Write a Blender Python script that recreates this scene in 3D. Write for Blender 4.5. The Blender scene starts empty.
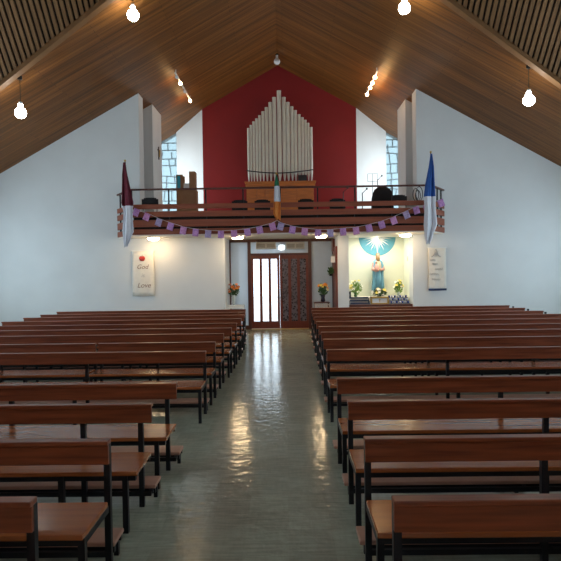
import bpy, bmesh, math, random
from mathutils import Vector, Matrix
random.seed(7)
S = bpy.context.scene
COL = S.collection
PI = math.pi

# ------------------------------------------------------------ camera, world, exposure
H = 1.85; F = 561.0; ROLL = math.radians(0.8)
cd = bpy.data.cameras.new('camera'); cam = bpy.data.objects.new('camera', cd); COL.objects.link(cam)
cd.sensor_width = 36; cd.lens = 36.0; cd.clip_start = 0.05; cd.clip_end = 200
R = (Matrix.Rotation(math.atan(5/561), 4, 'Z') @ Matrix.Rotation(PI/2 - math.atan(10.5/561), 4, 'X')
     @ Matrix.Rotation(-ROLL, 4, 'Z'))
cam.matrix_world = Matrix.Translation((0, 0, H)) @ R
S.camera = cam
S.view_settings.view_transform = 'Standard'; S.view_settings.look = 'None'
S.view_settings.gamma = 1.0; S.view_settings.exposure = 0.1
try: S.view_settings.use_curve_mapping = False
except Exception: pass
w = bpy.data.worlds.new('world'); S.world = w; w.use_nodes = True
bg = w.node_tree.nodes['Background']; bg.inputs[0].default_value = (0.80, 0.92, 1.0, 1); bg.inputs[1].default_value = 3.2

def area(name, loc, target, sx, sy, power, color):
    l = bpy.data.lights.new(name, 'AREA'); l.shape = 'RECTANGLE'; l.size = sx; l.size_y = sy
    l.energy = power; l.color = color
    o = bpy.data.objects.new(name, l); COL.objects.link(o); o.location = loc
    o.rotation_euler = (Vector(target)-Vector(loc)).to_track_quat('-Z', 'Y').to_euler()
    return o
COOL = (0.62, 0.85, 1.0)
area('cool_fill_left_sanctuary', (-9.0, 3.0, 3.6), (0, 9.0, 2.6), 7.0, 3.6, 18, COOL)  # unseen fill lamp, added as cool daylight from the sanctuary side
area('cool_fill_right_sanctuary', (8.7, 3.0, 3.6), (0, 9.0, 2.6), 7.0, 3.6, 18, COOL)  # matching added fill on the right, out of view
area('cool_fill_left_nave', (-9.1, 11.5, 2.4), (0, 11.5, 1.6), 7.0, 2.2, 112, COOL)  # added fill lamp, lights the middle of the nave from the side
area('cool_fill_right_nave', (8.75, 11.5, 2.4), (0, 11.5, 1.6), 7.0, 2.2, 112, COOL)  # added fill lamp on the opposite side, also unseen
area('daylight_left_gallery', (-5.25, 19.75, 4.9), (0, 19.9, 4.6), 1.9, 2.6, 95, (0.86, 0.95, 1.0))
area('daylight_right_gallery', (4.9, 19.75, 4.9), (0, 19.9, 4.6), 1.9, 2.6, 95, (0.86, 0.95, 1.0))
area('cool_fill_behind_camera', (0, -5.8, 5.8), (0, 12, 4.5), 4.4, 3.4, 30, COOL)  # weak fill lamp added behind the camera, out of view

def at(px, py, D):
    """photo point -> place at distance D"""
    c, s = math.cos(ROLL), math.sin(ROLL)
    x = 280.5 + (px-280.5)*c - (py-280.5)*s
    y = 280.5 + (py-280.5)*c + (px-280.5)*s
    return Vector(((x-285.5)*D/F, D, H + (270.0-y)*D/F))

# ------------------------------------------------------------ materials
M = {}
def mat(name, color, rough=0.5, metal=0.0, noise=0.0, nscale=6.0, bump=0.0, bscale=60.0, coat=0.0, stretch=(1,1,1), col2=None, detail=4.0, spec=0.5):
    m = bpy.data.materials.new(name); m.use_nodes = True; nt = m.node_tree; b = nt.nodes['Principled BSDF']
    b.inputs['Base Color'].default_value = (*color, 1); b.inputs['Roughness'].default_value = rough
    b.inputs['Metallic'].default_value = metal; b.inputs['Coat Weight'].default_value = coat
    b.inputs['Coat Roughness'].default_value = 0.15; b.inputs['Specular IOR Level'].default_value = spec
    tc = nt.nodes.new('ShaderNodeTexCoord'); mp = nt.nodes.new('ShaderNodeMapping')
    mp.inputs['Scale'].default_value = stretch; nt.links.new(tc.outputs['Object'], mp.inputs[0])
    if noise or col2:
        n = nt.nodes.new('ShaderNodeTexNoise'); n.inputs['Scale'].default_value = nscale; n.inputs['Detail'].default_value = detail
        nt.links.new(mp.outputs[0], n.inputs['Vector'])
        r = nt.nodes.new('ShaderNodeValToRGB'); r.color_ramp.elements[0].position = 0.3; r.color_ramp.elements[1].position = 0.7
        c2 = col2 if col2 else tuple(min(1, c*(1+noise)) for c in color)
        c1 = color if col2 else tuple(c*(1-noise) for c in color)
        r.color_ramp.elements[0].color = (*c1, 1); r.color_ramp.elements[1].color = (*c2, 1)
        nt.links.new(n.outputs['Fac'], r.inputs[0]); nt.links.new(r.outputs[0], b.inputs['Base Color'])
    if bump:
        n2 = nt.nodes.new('ShaderNodeTexNoise'); n2.inputs['Scale'].default_value = bscale
        nt.links.new(mp.outputs[0], n2.inputs['Vector'])
        bp = nt.nodes.new('ShaderNodeBump'); bp.inputs['Strength'].default_value = bump; bp.inputs['Distance'].default_value = 0.01
        nt.links.new(n2.outputs['Fac'], bp.inputs['Height']); nt.links.new(bp.outputs[0], b.inputs['Normal'])
    M[name] = m; return m
def emis(name, color, strength):
    m = bpy.data.materials.new(name); m.use_nodes = True; nt = m.node_tree; b = nt.nodes['Principled BSDF']
    b.inputs['Base Color'].default_value = (*color, 1); b.inputs['Emission Color'].default_value = (*color, 1)
    b.inputs['Emission Strength'].default_value = strength; M[name] = m; return m

mat('plaster', (0.64, 0.66, 0.66), 0.75, noise=0.03, nscale=1.5, bump=0.15, bscale=90)
mat('cream_plaster', (0.78, 0.74, 0.66), 0.75, noise=0.03, nscale=2)
mat('shrine_plaster', (0.80, 0.82, 0.68), 0.7, noise=0.03, nscale=2)
mat('red_paint', (0.25, 0.008, 0.009), 0.65, noise=0.08, nscale=1.2, bump=0.1)
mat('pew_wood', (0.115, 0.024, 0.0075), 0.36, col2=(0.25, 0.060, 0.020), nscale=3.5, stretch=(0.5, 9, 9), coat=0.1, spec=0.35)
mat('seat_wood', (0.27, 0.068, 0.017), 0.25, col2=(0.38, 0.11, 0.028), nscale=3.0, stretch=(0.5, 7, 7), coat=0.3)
mat('kneeler_pad', (0.48, 0.25, 0.17), 0.42, noise=0.1, nscale=6)
mat('black_steel', (0.006, 0.007, 0.009), 0.4, noise=0.2, nscale=20, spec=0.35)
mat('gallery_wood', (0.19, 0.040, 0.014), 0.5, col2=(0.28, 0.068, 0.024), nscale=3, stretch=(0.4, 8, 8))
mat('dark_timber', (0.085, 0.022, 0.014), 0.45, noise=0.2, nscale=5, stretch=(6, 6, 0.5))
mat('door_timber', (0.16, 0.030, 0.012), 0.4, noise=0.2, nscale=5, stretch=(8, 8, 0.5))
mat('organ_oak', (0.52, 0.16, 0.022), 0.4, noise=0.18, nscale=4, stretch=(0.7, 4, 6))
mat('pipe_metal', (0.72, 0.71, 0.62), 0.5, metal=0.1, noise=0.04, nscale=3)
mat('black_fabric', (0.010, 0.010, 0.012), 0.8, noise=0.2, nscale=40)
mat('black_plastic', (0.012, 0.012, 0.014), 0.35, noise=0.1)
mat('maroon_cloth', (0.13, 0.012, 0.028), 0.8, noise=0.15, nscale=12)
mat('white_cloth', (0.72, 0.74, 0.80), 0.8, noise=0.04, nscale=12)
mat('blue_cloth', (0.018, 0.09, 0.34), 0.8, noise=0.12, nscale=12)
mat('green_cloth', (0.02, 0.20, 0.10), 0.8, noise=0.1)
mat('orange_cloth', (0.72, 0.24, 0.045), 0.8, noise=0.1)
mat('bunting_purple', (0.36, 0.16, 0.46), 0.8, col2=(0.62, 0.34, 0.62), nscale=30)
mat('bunting_mauve', (0.30, 0.22, 0.42), 0.8, col2=(0.52, 0.42, 0.60), nscale=30)
mat('bunting_pink', (0.50, 0.18, 0.44), 0.8, col2=(0.66, 0.36, 0.60), nscale=30)
mat('string', (0.65, 0.62, 0.6), 0.8)
mat('banner_cloth', (0.74, 0.70, 0.62), 0.8, noise=0.04, nscale=10)
mat('ink', (0.25, 0.17, 0.12), 0.8)
mat('grey_ink', (0.42, 0.41, 0.40), 0.8)
mat('apple_red', (0.42, 0.03, 0.02), 0.6)
mat('navy', (0.02, 0.035, 0.10), 0.7)
mat('white_paint', (0.72, 0.74, 0.74), 0.5, noise=0.02)
mat('heater_beige', (0.50, 0.47, 0.40), 0.5, noise=0.03)
mat('heater_grille', (0.20, 0.185, 0.16), 0.6)
mat('leaf', (0.035, 0.10, 0.02), 0.6, noise=0.35, nscale=25)
mat('leaf_light', (0.16, 0.30, 0.05), 0.6, noise=0.3, nscale=25)
mat('petal_orange', (0.80, 0.28, 0.03), 0.6, noise=0.15, nscale=20)
mat('petal_rust', (0.48, 0.13, 0.03), 0.6, noise=0.2, nscale=20)
mat('petal_yellow', (0.78, 0.66, 0.14), 0.6, noise=0.1, nscale=20)
mat('petal_white', (0.80, 0.78, 0.66), 0.6, noise=0.05, nscale=20)
mat('statue_blue', (0.14, 0.36, 0.50), 0.5, noise=0.12, nscale=10)
mat('statue_pink', (0.66, 0.36, 0.31), 0.5, noise=0.08, nscale=10)
mat('statue_cream', (0.66, 0.50, 0.34), 0.5, noise=0.08, nscale=10)
mat('skin', (0.50, 0.27, 0.18), 0.5, noise=0.04)
mat('hair', (0.28, 0.17, 0.07), 0.6, noise=0.2)
mat('mural_blue', (0.10, 0.34, 0.46), 0.6, noise=0.05)
mat('gold', (0.55, 0.36, 0.10), 0.35, metal=0.6)
mat('blue_glass_cup', (0.03, 0.07, 0.30), 0.15, coat=0.5)
mat('pale_cup', (0.50, 0.55, 0.66), 0.2, coat=0.5)
mat('cardboard', (0.30, 0.16, 0.08), 0.7, noise=0.1)
mat('cyan_folder', (0.03, 0.42, 0.60), 0.5)
mat('wicker', (0.52, 0.46, 0.40), 0.8, noise=0.3, nscale=40)
mat('lead', (0.10, 0.12, 0.13), 0.5)
mat('bronze', (0.06, 0.035, 0.02), 0.45, metal=0.3)
mat('flower_pot_black', (0.015, 0.015, 0.03), 0.2)
mat('paving', (0.75, 0.75, 0.72), 0.8, noise=0.1)
mat('clear_vase', (0.45, 0.52, 0.52), 0.1, coat=0.6)
emis('globe_lit', (0.93, 0.96, 0.92), 42.0)
emis('dome_lit', (1.0, 0.70, 0.38), 50.0)
emis('spot_lit', (1.0, 0.72, 0.40), 35.0)
emis('shrine_lit', (1.0, 0.97, 0.85), 7.0)
emis('porch_lit', (1.0, 0.97, 0.88), 60.0)
mat('globe_unlit', (0.75, 0.76, 0.78), 0.2)

def floor_mat():
    m = bpy.data.materials.new('vinyl_floor'); m.use_nodes = True; nt = m.node_tree; L = nt.links
    b = nt.nodes['Principled BSDF']; tc = nt.nodes.new('ShaderNodeTexCoord')
    br = nt.nodes.new('ShaderNodeTexBrick'); br.offset = 0; br.inputs['Scale'].default_value = 1
    br.inputs['Brick Width'].default_value = 0.305; br.inputs['Row Height'].default_value = 0.305
    br.inputs['Mortar Size'].default_value = 0.002; br.inputs['Color1'].default_value = (0, 0, 0, 1); br.inputs['Color2'].default_value = (1, 1, 1, 1)
    br.inputs['Mortar'].default_value = (0.2, 0.2, 0.2, 1); L.new(tc.outputs['Object'], br.inputs['Vector'])
    def streak(sc):
        mp = nt.nodes.new('ShaderNodeMapping'); mp.inputs['Scale'].default_value = sc; L.new(tc.outputs['Object'], mp.inputs[0])
        n = nt.nodes.new('ShaderNodeTexNoise'); n.inputs['Scale'].default_value = 5; n.inputs['Detail'].default_value = 6; L.new(mp.outputs[0], n.inputs['Vector'])
        return n.outputs['Fac']
    # alternate tile direction on a chequer
    ck = nt.nodes.new('ShaderNodeTexChecker'); ck.inputs['Scale'].default_value = 1/0.305
    ck.inputs['Color1'].default_value = (0, 0, 0, 1); ck.inputs['Color2'].default_value = (1, 1, 1, 1); L.new(tc.outputs['Object'], ck.inputs['Vector'])
    mx = nt.nodes.new('ShaderNodeMix'); mx.inputs[0].default_value = 0.25; L.new(streak((1.0, 7, 1)), mx.inputs[2]); L.new(streak((7, 1.0, 1)), mx.inputs[3])
    r = nt.nodes.new('ShaderNodeValToRGB'); e = r.color_ramp.elements
    e[0].position = 0.3; e[0].color = (0.31, 0.33, 0.25, 1); e[1].position = 0.72; e[1].color = (0.50, 0.51, 0.39, 1)
    L.new(mx.outputs[0], r.inputs[0])
    m2 = nt.nodes.new('ShaderNodeMix'); m2.data_type = 'RGBA'; m2.blend_type = 'MULTIPLY'; m2.inputs[0].default_value = 0.14
    L.new(r.outputs[0], m2.inputs[6]); L.new(br.outputs['Color'], m2.inputs[7]); L.new(m2.outputs[2], b.inputs['Base Color'])
    b.inputs['Roughness'].default_value = 0.2
    rr = nt.nodes.new('ShaderNodeMapRange'); rr.inputs[3].default_value = 0.09; rr.inputs[4].default_value = 0.17
    L.new(mx.outputs[0], rr.inputs[0]); L.new(rr.outputs[0], b.inputs['Roughness'])
    bp = nt.nodes.new('ShaderNodeBump'); bp.inputs['Strength'].default_value = 0.7; bp.inputs['Distance'].default_value = 0.008
    mp = nt.nodes.new('ShaderNodeMapping'); mp.inputs['Scale'].default_value = (2.6, 3.4, 1); L.new(tc.outputs['Object'], mp.inputs[0])
    n = nt.nodes.new('ShaderNodeTexNoise'); n.inputs['Scale'].default_value = 3; n.inputs['Detail'].default_value = 3; L.new(mp.outputs[0], n.inputs['Vector'])
    L.new(n.outputs['Fac'], bp.inputs['Height']); L.new(bp.outputs[0], b.inputs['Normal'])
    M['floor'] = m
floor_mat()
def roof_mat(name, c1, c2, rowh=0.11, swap=False):
    m = bpy.data.materials.new(name); m.use_nodes = True; nt = m.node_tree; L = nt.links
    b = nt.nodes['Principled BSDF']; tc = nt.nodes.new('ShaderNodeTexCoord')
    br = nt.nodes.new('ShaderNodeTexBrick'); br.inputs['Scale'].default_value = 1
    br.inputs['Brick Width'].default_value = 2.7; br.inputs['Row Height'].default_value = rowh
    br.inputs['Mortar Size'].default_value = 0.004; br.inputs['Bias'].default_value = 0
    br.inputs['Color1'].default_value = (*c1, 1); br.inputs['Color2'].default_value = (*c2, 1)
    br.inputs['Mortar'].default_value = tuple(c*0.35 for c in c1) + (1,)
    L.new(tc.outputs['Object'], br.inputs['Vector'])
    mp = nt.nodes.new('ShaderNodeMapping'); mp.inputs['Scale'].default_value = (0.35, 9, 0.35); L.new(tc.outputs['Object'], mp.inputs[0])
    n = nt.nodes.new('ShaderNodeTexNoise'); n.inputs['Scale'].default_value = 1.1; n.inputs['Detail'].default_value = 5; L.new(mp.outputs[0], n.inputs['Vector'])
    mr = nt.nodes.new('ShaderNodeMapRange'); mr.inputs[1].default_value = 0.3; mr.inputs[2].default_value = 0.7; mr.inputs[3].default_value = 0.5; mr.inputs[4].default_value = 1.3
    L.new(n.outputs['Fac'], mr.inputs[0])
    mx = nt.nodes.new('ShaderNodeMix'); mx.data_type = 'RGBA'; mx.blend_type = 'MULTIPLY'; mx.inputs[0].default_value = 1
    L.new(br.outputs['Color'], mx.inputs[6]); L.new(mr.outputs[0], mx.inputs[7]); L.new(mx.outputs[2], b.inputs['Base Color'])
    b.inputs['Roughness'].default_value = 0.5; b.inputs['Specular IOR Level'].default_value = 0.25
    M[name] = m
roof_mat('roof_boards', (0.17, 0.062, 0.012), (0.22, 0.084, 0.018))
mat('slat_wood', (0.19, 0.092, 0.032), 0.6, col2=(0.30, 0.15, 0.055), nscale=2.5, stretch=(9, 0.6, 0.6))
mat('slat_gap', (0.012, 0.007, 0.005), 0.9)
mat('trim_wood', (0.22, 0.105, 0.04), 0.5, noise=0.1)
def glass(name, tint=(0.9, 0.95, 1.0), mixf=0.8, pattern=False, rough=0.15, diff=(0.7, 0.8, 0.85)):
    m = bpy.data.materials.new(name); m.use_nodes = True; nt = m.node_tree; L = nt.links
    nt.nodes.remove(nt.nodes['Principled BSDF']); out = nt.nodes['Material Output']
    tr = nt.nodes.new('ShaderNodeBsdfTransparent'); tr.inputs[0].default_value = (*tint, 1)
    df = nt.nodes.new('ShaderNodeBsdfPrincipled'); df.inputs['Base Color'].default_value = (*diff, 1); df.inputs['Roughness'].default_value = rough
    tl = nt.nodes.new('ShaderNodeBsdfTranslucent'); tl.inputs[0].default_value = (*diff, 1)
    a = nt.nodes.new('ShaderNodeMixShader'); a.inputs[0].default_value = 0.5; L.new(df.outputs[0], a.inputs[1]); L.new(tl.outputs[0], a.inputs[2])
    s = nt.nodes.new('ShaderNodeMixShader'); s.inputs[0].default_value = mixf
    L.new(a.outputs[0], s.inputs[1]); L.new(tr.outputs[0], s.inputs[2])
    if pattern:
        tc = nt.nodes.new('ShaderNodeTexCoord'); v = nt.nodes.new('ShaderNodeTexVoronoi'); v.inputs['Scale'].default_value = 16; L.new(tc.outputs['Object'], v.inputs['Vector'])
        r = nt.nodes.new('ShaderNodeMapRange'); r.inputs[1].default_value = 0.2; r.inputs[2].default_value = 0.6; r.inputs[3].default_value = 0.95; r.inputs[4].default_value = 0.2
        L.new(v.outputs['Distance'], r.inputs[0]); L.new(r.outputs[0], s.inputs[0])
    L.new(s.outputs[0], out.inputs[0]); M[name] = m
glass('clear_glass', (0.96, 0.98, 1.0), 0.9)
glass('pattern_glass', (0.45, 0.42, 0.42), 0.6, True, 0.1, (0.24, 0.22, 0.24))
glass('window_glass', (0.46, 0.53, 0.55), 0.8)
glass('frosted_glass', (0.75, 0.82, 0.9), 0.25, diff=(0.62, 0.66, 0.70), rough=0.35)

# ------------------------------------------------------------ mesh helpers
class MB:
    def __init__(s): s.v = []; s.f = []; s.mi = []
    def add(s, vs, fs, mi=0):
        o = len(s.v); s.v += [tuple(v) for v in vs]; s.f += [tuple(i+o for i in f) for f in fs]; s.mi += [mi]*len(fs); return s
    def box(s, a, b, mi=0):
        x0, x1 = sorted((a[0], b[0])); y0, y1 = sorted((a[1], b[1])); z0, z1 = sorted((a[2], b[2]))
        return s.add([(x0,y0,z0),(x1,y0,z0),(x1,y1,z0),(x0,y1,z0),(x0,y0,z1),(x1,y0,z1),(x1,y1,z1),(x0,y1,z1)],
              [(0,3,2,1),(4,5,6,7),(0,1,5,4),(1,2,6,5),(2,3,7,6),(3,0,4,7)], mi)
    def prism(s, pts, d, mi=0):
        """polygon pts (3D) extruded by vector d"""
        n = len(pts); d = Vector(d)
        return s.add([Vector(p) for p in pts] + [Vector(p)+d for p in pts],
              [tuple(range(n))[::-1], tuple(range(n, 2*n))] + [(i, (i+1) % n, (i+1) % n + n, i+n) for i in range(n)], mi)
    def bar(s, p, q, wd, ht=None, up=(0,0,1), mi=0):
        p, q = Vector(p), Vector(q); ht = ht or wd; d = (q-p).normalized(); u = Vector(up)
        if abs(d.dot(u)) > 0.98: u = Vector((0,1,0))
        sd = d.cross(u).normalized()*wd/2; u2 = sd.cross(d).normalized()*ht/2
        vs = [b + k*sd + j*u2 for b in (p, q) for k, j in ((-1,-1),(1,-1),(1,1),(-1,1))]
        return s.add(vs, [(0,1,2,3)[::-1],(4,5,6,7),(0,1,5,4),(1,2,6,5),(2,3,7,6),(3,0,4,7)], mi)
    def tube(s, pts, r, n=8, mi=0):
        pts = [Vector(p) for p in pts]; rs = r if isinstance(r, (list, tuple)) else [r]*len(pts); o = []
        for i, p in enumerate(pts):
            d = (pts[min(i+1, len(pts)-1)]-pts[max(i-1, 0)]).normalized()
            a = Vector((0,0,1)) if abs(d.z) < 0.9 else Vector((1,0,0))
            u = d.cross(a).normalized(); v = d.cross(u)
            o += [p + rs[i]*(math.cos(2*PI*k/n)*u + math.sin(2*PI*k/n)*v) for k in range(n)]
        fs = [(i*n+k, i*n+(k+1) % n, (i+1)*n+(k+1) % n, (i+1)*n+k) for i in range(len(pts)-1) for k in range(n)]
        fs += [tuple(range(n))[::-1], tuple(range((len(pts)-1)*n, len(pts)*n))]
        return s.add(o, fs, mi)
    def lathe(s, c, prof, n=20, sx=1.0, sy=1.0, fn=None, mi=0):
        o = []
        for r, z in prof:
            for k in range(n):
                a = 2*PI*k/n; rr = r*(fn(a, z) if fn else 1)
                o.append((c[0]+rr*math.cos(a)*sx, c[1]+rr*math.sin(a)*sy, c[2]+z))
        m_ = len(prof)
        fs = [(i*n+k, i*n+(k+1) % n, (i+1)*n+(k+1) % n, (i+1)*n+k) for i in range(m_-1) for k in range(n)]
        fs += [tuple(range(n))[::-1], tuple(range((m_-1)*n, m_*n))]
        return s.add(o, fs, mi)
    def ball(s, c, r, n=12, sz=1.0, mi=0):
        return s.lathe(c, [(max(1e-4, r*math.sin(PI*i/8)), -r*sz*math.cos(PI*i/8)) for i in range(9)], n, mi=mi)
    def build(s, name, ms, parent=None, smooth=False, bevel=0.0, loc=(0,0,0)):
        me = bpy.data.meshes.new(name); me.from_pydata([tuple(Vector(v)-Vector(loc)) for v in s.v], [], s.f)
        ms = ms if isinstance(ms, (list, tuple)) else [ms]
        for m in ms: me.materials.append(M[m])
        for p, i in zip(me.polygons, s.mi): p.material_index = i; p.use_smooth = smooth
        bm = bmesh.new(); bm.from_mesh(me); bmesh.ops.recalc_face_normals(bm, faces=bm.faces); bm.to_mesh(me); bm.free()
        o = bpy.data.objects.new(name, me); COL.objects.link(o); o.location = loc
        if parent:
            o.parent = parent
            top = parent
            off = Vector((0,0,0))
            while top: off += Vector(top.location); top = top.parent
            o.location = Vector(loc) - off
        if bevel:
            b = o.modifiers.new('bevel', 'BEVEL'); b.width = bevel; b.segments = 2; b.limit_method = 'ANGLE'
        return o
def tag(o, label=None, cat=None, group=None, kind=None):
    if label: o['label'] = label
    if cat: o['category'] = cat
    if group: o['group'] = group
    if kind: o['kind'] = kind
    return o
def thing(name, loc, label, cat, group=None):
    o = bpy.data.objects.new(name, None); COL.objects.link(o); o.location = loc; o.empty_display_size = 0.1
    return tag(o, label, cat, group)
def struct(name, mb, m, parent=None, **k):
    o = mb.build(name, m, parent, **k)
    if not parent: o['kind'] = 'structure'
    return o
def copy_tree(o, parent=None):
    c = o.copy(); COL.objects.link(c); c.parent = parent
    for ch in list(o.children): copy_tree(ch, c)
    return c
def text_mesh(txt, size, shear=0.0, ext=0.001):
    cu = bpy.data.curves.new('lettering', 'FONT'); cu.body = txt; cu.size = size; cu.align_x = 'CENTER'; cu.align_y = 'CENTER'
    cu.shear = shear; cu.extrude = ext
    t = bpy.data.objects.new('tmp', cu); COL.objects.link(t); bpy.context.view_layer.update()
    me = bpy.data.meshes.new_from_object(t.evaluated_get(bpy.context.evaluated_depsgraph_get()))
    bpy.data.objects.remove(t); return me
def lettering(txt, size, loc, m, parent, shear=0.3, name='lettering'):
    me = text_mesh(txt, size, shear); me.transform(Matrix.Translation(loc) @ Matrix.Rotation(PI/2, 4, 'X'))
    me.materials.clear(); me.materials.append(M[m])
    o = bpy.data.objects.new(name, me); COL.objects.link(o); o.parent = parent
    off = Vector((0,0,0)); t = parent
    while t: off += Vector(t.location); t = t.parent
    o.location = -off
    return o

# ------------------------------------------------------------ setting
RX = -0.18; RZ = 9.2; SL = 0.555           # ridge and slope of the main roof
XL, XR = -9.2, 8.85
DW = 16.2; DS = 17.6; DB = 20.8; DRED = 20.3
def rz(x): return RZ - SL*abs(x-RX)
def rd(x): return 11.38 + 0.29*(abs(x-RX)-3.44)   # where the slatted soffit meets the main roof

struct('floor', MB().box((XL, -6, -0.1), (XR, 21.2, 0)), 'floor')
# main roof: two boarded slopes
struct('ceiling_left', MB().prism([(RX, rd(RX), RZ), (XL, rd(XL), rz(XL)), (XL, 21.5, rz(XL)), (RX, 21.5, RZ)], (0,0,0.12)), 'roof_boards')
struct('ceiling_right', MB().prism([(RX, rd(RX), RZ), (XR, rd(XR), rz(XR)), (XR, 21.5, rz(XR)), (RX, 21.5, RZ)], (0,0,0.12)), 'roof_boards')
# slatted steep soffits rising towards the sanctuary
ZT = 14.0
for side, xe in (('left', XL), ('right', XR)):
    sg = -1 if side == 'left' else 1
    b0 = Vector((RX, rd(RX), RZ)); b1 = Vector((xe, rd(xe), rz(xe)))
    def up(p, z=ZT): k = (z-p.z)/1.15; return Vector((p.x, p.y-k, z))
    nrm = (b1-b0).cross(Vector((0,-1,1.15))).normalized()
    if nrm.y > 0 : nrm = -nrm                # towards the camera side/below
    if nrm.z > 0 and nrm.y > 0: nrm = -nrm
    q = MB(); q.prism([b0-nrm*0.06, b1-nrm*0.06, up(b1)-nrm*0.06, up(b0)-nrm*0.06], -nrm*0.05)
    o = struct('ceiling_slat_backing_'+side, q, 'slat_gap')
    q = MB(); n = int(abs(xe-RX)/0.115)
    for i in range(n):
        t = (i+0.5)/n; p = b0.lerp(b1, t); e = up(p); hw = (b1-b0)/n*0.31
        q.prism([p-hw-nrm*0.055, p+hw-nrm*0.055, e+hw-nrm*0.055, e-hw-nrm*0.055], nrm*0.045)
    struct('ceiling_slats_'+side, q, 'slat_wood')
    q = MB(); q.bar(b0+nrm*0.03+Vector((0,0.0,-0.04)), b1+nrm*0.03+Vector((0,0.0,-0.04)), 0.14, 0.09)
    struct('trim_1' if side == 'left' else 'trim_2', q, 'trim_wood')
struct('ceiling_sanctuary', MB().box((XL, -6.2, ZT), (XR, 8.5, ZT+0.1)), 'plaster')

def wall_end(z0x, x0, x1, y0, y1, z0=0.0):
    """wall slab from z0 to the roof between x0 and x1"""
    xs = [x0] + ([RX] if x0 < RX < x1 else []) + [x1]
    pts = [(x0, y0, z0), (x1, y0, z0)] + [(x, y0, rz(x)+0.02) for x in reversed(xs)]
    return MB().prism(pts, (0, y1-y0, 0))
# side walls; unseen openings added to let fill daylight in
def side_wall(name, x0, x1, zroof):
    q = MB()
    q.box((x0, -6, 0), (x1, -1, ZT)); q.box((x0, 7, 0), (x1, 8, zroof+0.6)).box((x0, 15, 0), (x1, 21.2, zroof+0.6)).box((x0, 8, 0), (x1, 15, 1.2)).box((x0, 8, 3.6), (x1, 15, zroof+0.6)); q.box((x0, 3, zroof+0.6), (x1, 13.4, ZT))
    q.box((x0, -1, 0), (x1, 7, 1.6)); q.box((x0, -1, 5.6), (x1, 7, ZT)); q.box((x0,7,zroof+.6),(x1,9,ZT))
    struct(name, q, 'plaster')
side_wall('wall_left', XL-0.3, XL, rz(XL)); side_wall('wall_right', XR, XR+0.3, rz(XR))
for k, (a, b) in enumerate(((XL-0.2, XL-0.16), (XR+0.16, XR+0.2))):
    q = MB(); q.box((a, -1, 1.6), (b, 7, 5.6)); o = struct('window_%d' % (k+1), q, 'clear_glass')  # unseen window added to go with the sanctuary fill lamps
    f = MB()
    for y in (-1, 1, 3, 5, 7): f.box((a-0.03, y-0.05, 1.6), (b+0.03, y+0.05, 5.6))
    f.build('window_frame', 'white_paint', o)
    o = struct('window_%d' % (k+8), MB().box((a, 8, 1.2), (b, 15, 3.6)), 'clear_glass')  # unseen nave window added for the side fill lamps
    f = MB(); [f.box((a-0.03, y-0.05, 1.2), (b+0.03, y+0.05, 3.6)) for y in (8, 9.75, 11.5, 13.25, 15)]; f.build('window_frame', 'white_paint', o)
q = MB(); q.box((XL, -6.2, 0), (XR, -6, 4.0)).box((XL, -6.2, 7.6), (XR, -6, ZT)).box((XL, -6.2, 4.0), (-2.3, -6, 7.6)).box((2.3, -6.2, 4.0), (XR, -6, 7.6))
struct('wall_sanctuary', q, 'organ_oak')
o = struct('window_3', MB().box((-2.3, -6.12, 4.0), (2.3, -6.08, 7.6)), 'clear_glass')  # unseen window added for the fill from behind the camera
f = MB(); [f.box((x-0.05, -6.15, 4.0), (x+0.05, -6.05, 7.6)) for x in (-2.25, 0, 2.25)]; f.build('window_frame', 'white_paint', o)

# wall behind the pews (faces the camera), with the gallery opening above
GZ0, GZ1 = 2.82, 3.0
EL, ER = -4.16, 3.81
q = MB(); q.prism([(XL, DW, 0), (-1.75, DW, 0), (-1.75, DW, GZ0), (EL, DW, GZ0), (EL, DW, rz(EL)+0.02), (XL, DW, rz(XL)+0.02)], (0, 0.5, 0))
q.box((-1.87, DW+0.5, 0), (-1.75, DS+0.1, GZ0)); struct('wall_back_left', q, 'plaster')
q = MB(); q.prism([(3.68, DW, 0), (XR, DW, 0), (XR, DW, rz(XR)+0.02), (ER, DW, rz(ER)+0.02), (ER, DW, GZ0), (3.68, DW, GZ0)], (0, 0.5, 0))
q.box((1.52, DW, 0), (1.83, DS+0.1, GZ0)); struct('wall_back_right', q, 'plaster')
# shrine alcove
q = MB(); q.box((1.83, 17.5, 0), (3.80, 17.6, GZ0)); q.box((3.68, DW+0.5, 0), (3.80, 17.5, GZ0))
struct('wall_shrine', q, 'shrine_plaster')
# gallery floor slab with its splayed ends
CL, CR = -4.15, 3.93; D1 = 15.15; WLx, WRx = -4.80, 4.56
pts = [(CL, D1, GZ0), (CR, D1, GZ0), (WRx, DW, GZ0), (WLx, DW, GZ0)]
q = MB(); q.prism(pts, (0, 0, GZ1-GZ0)); q.box((EL+0.001, DW, GZ0), (ER-0.001, DW+0.5, GZ1)); q.box((-5.3, DW+0.5, GZ0), (4.95, 21.35, GZ1))
struct('floor_gallery', q, 'cream_plaster')
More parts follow.
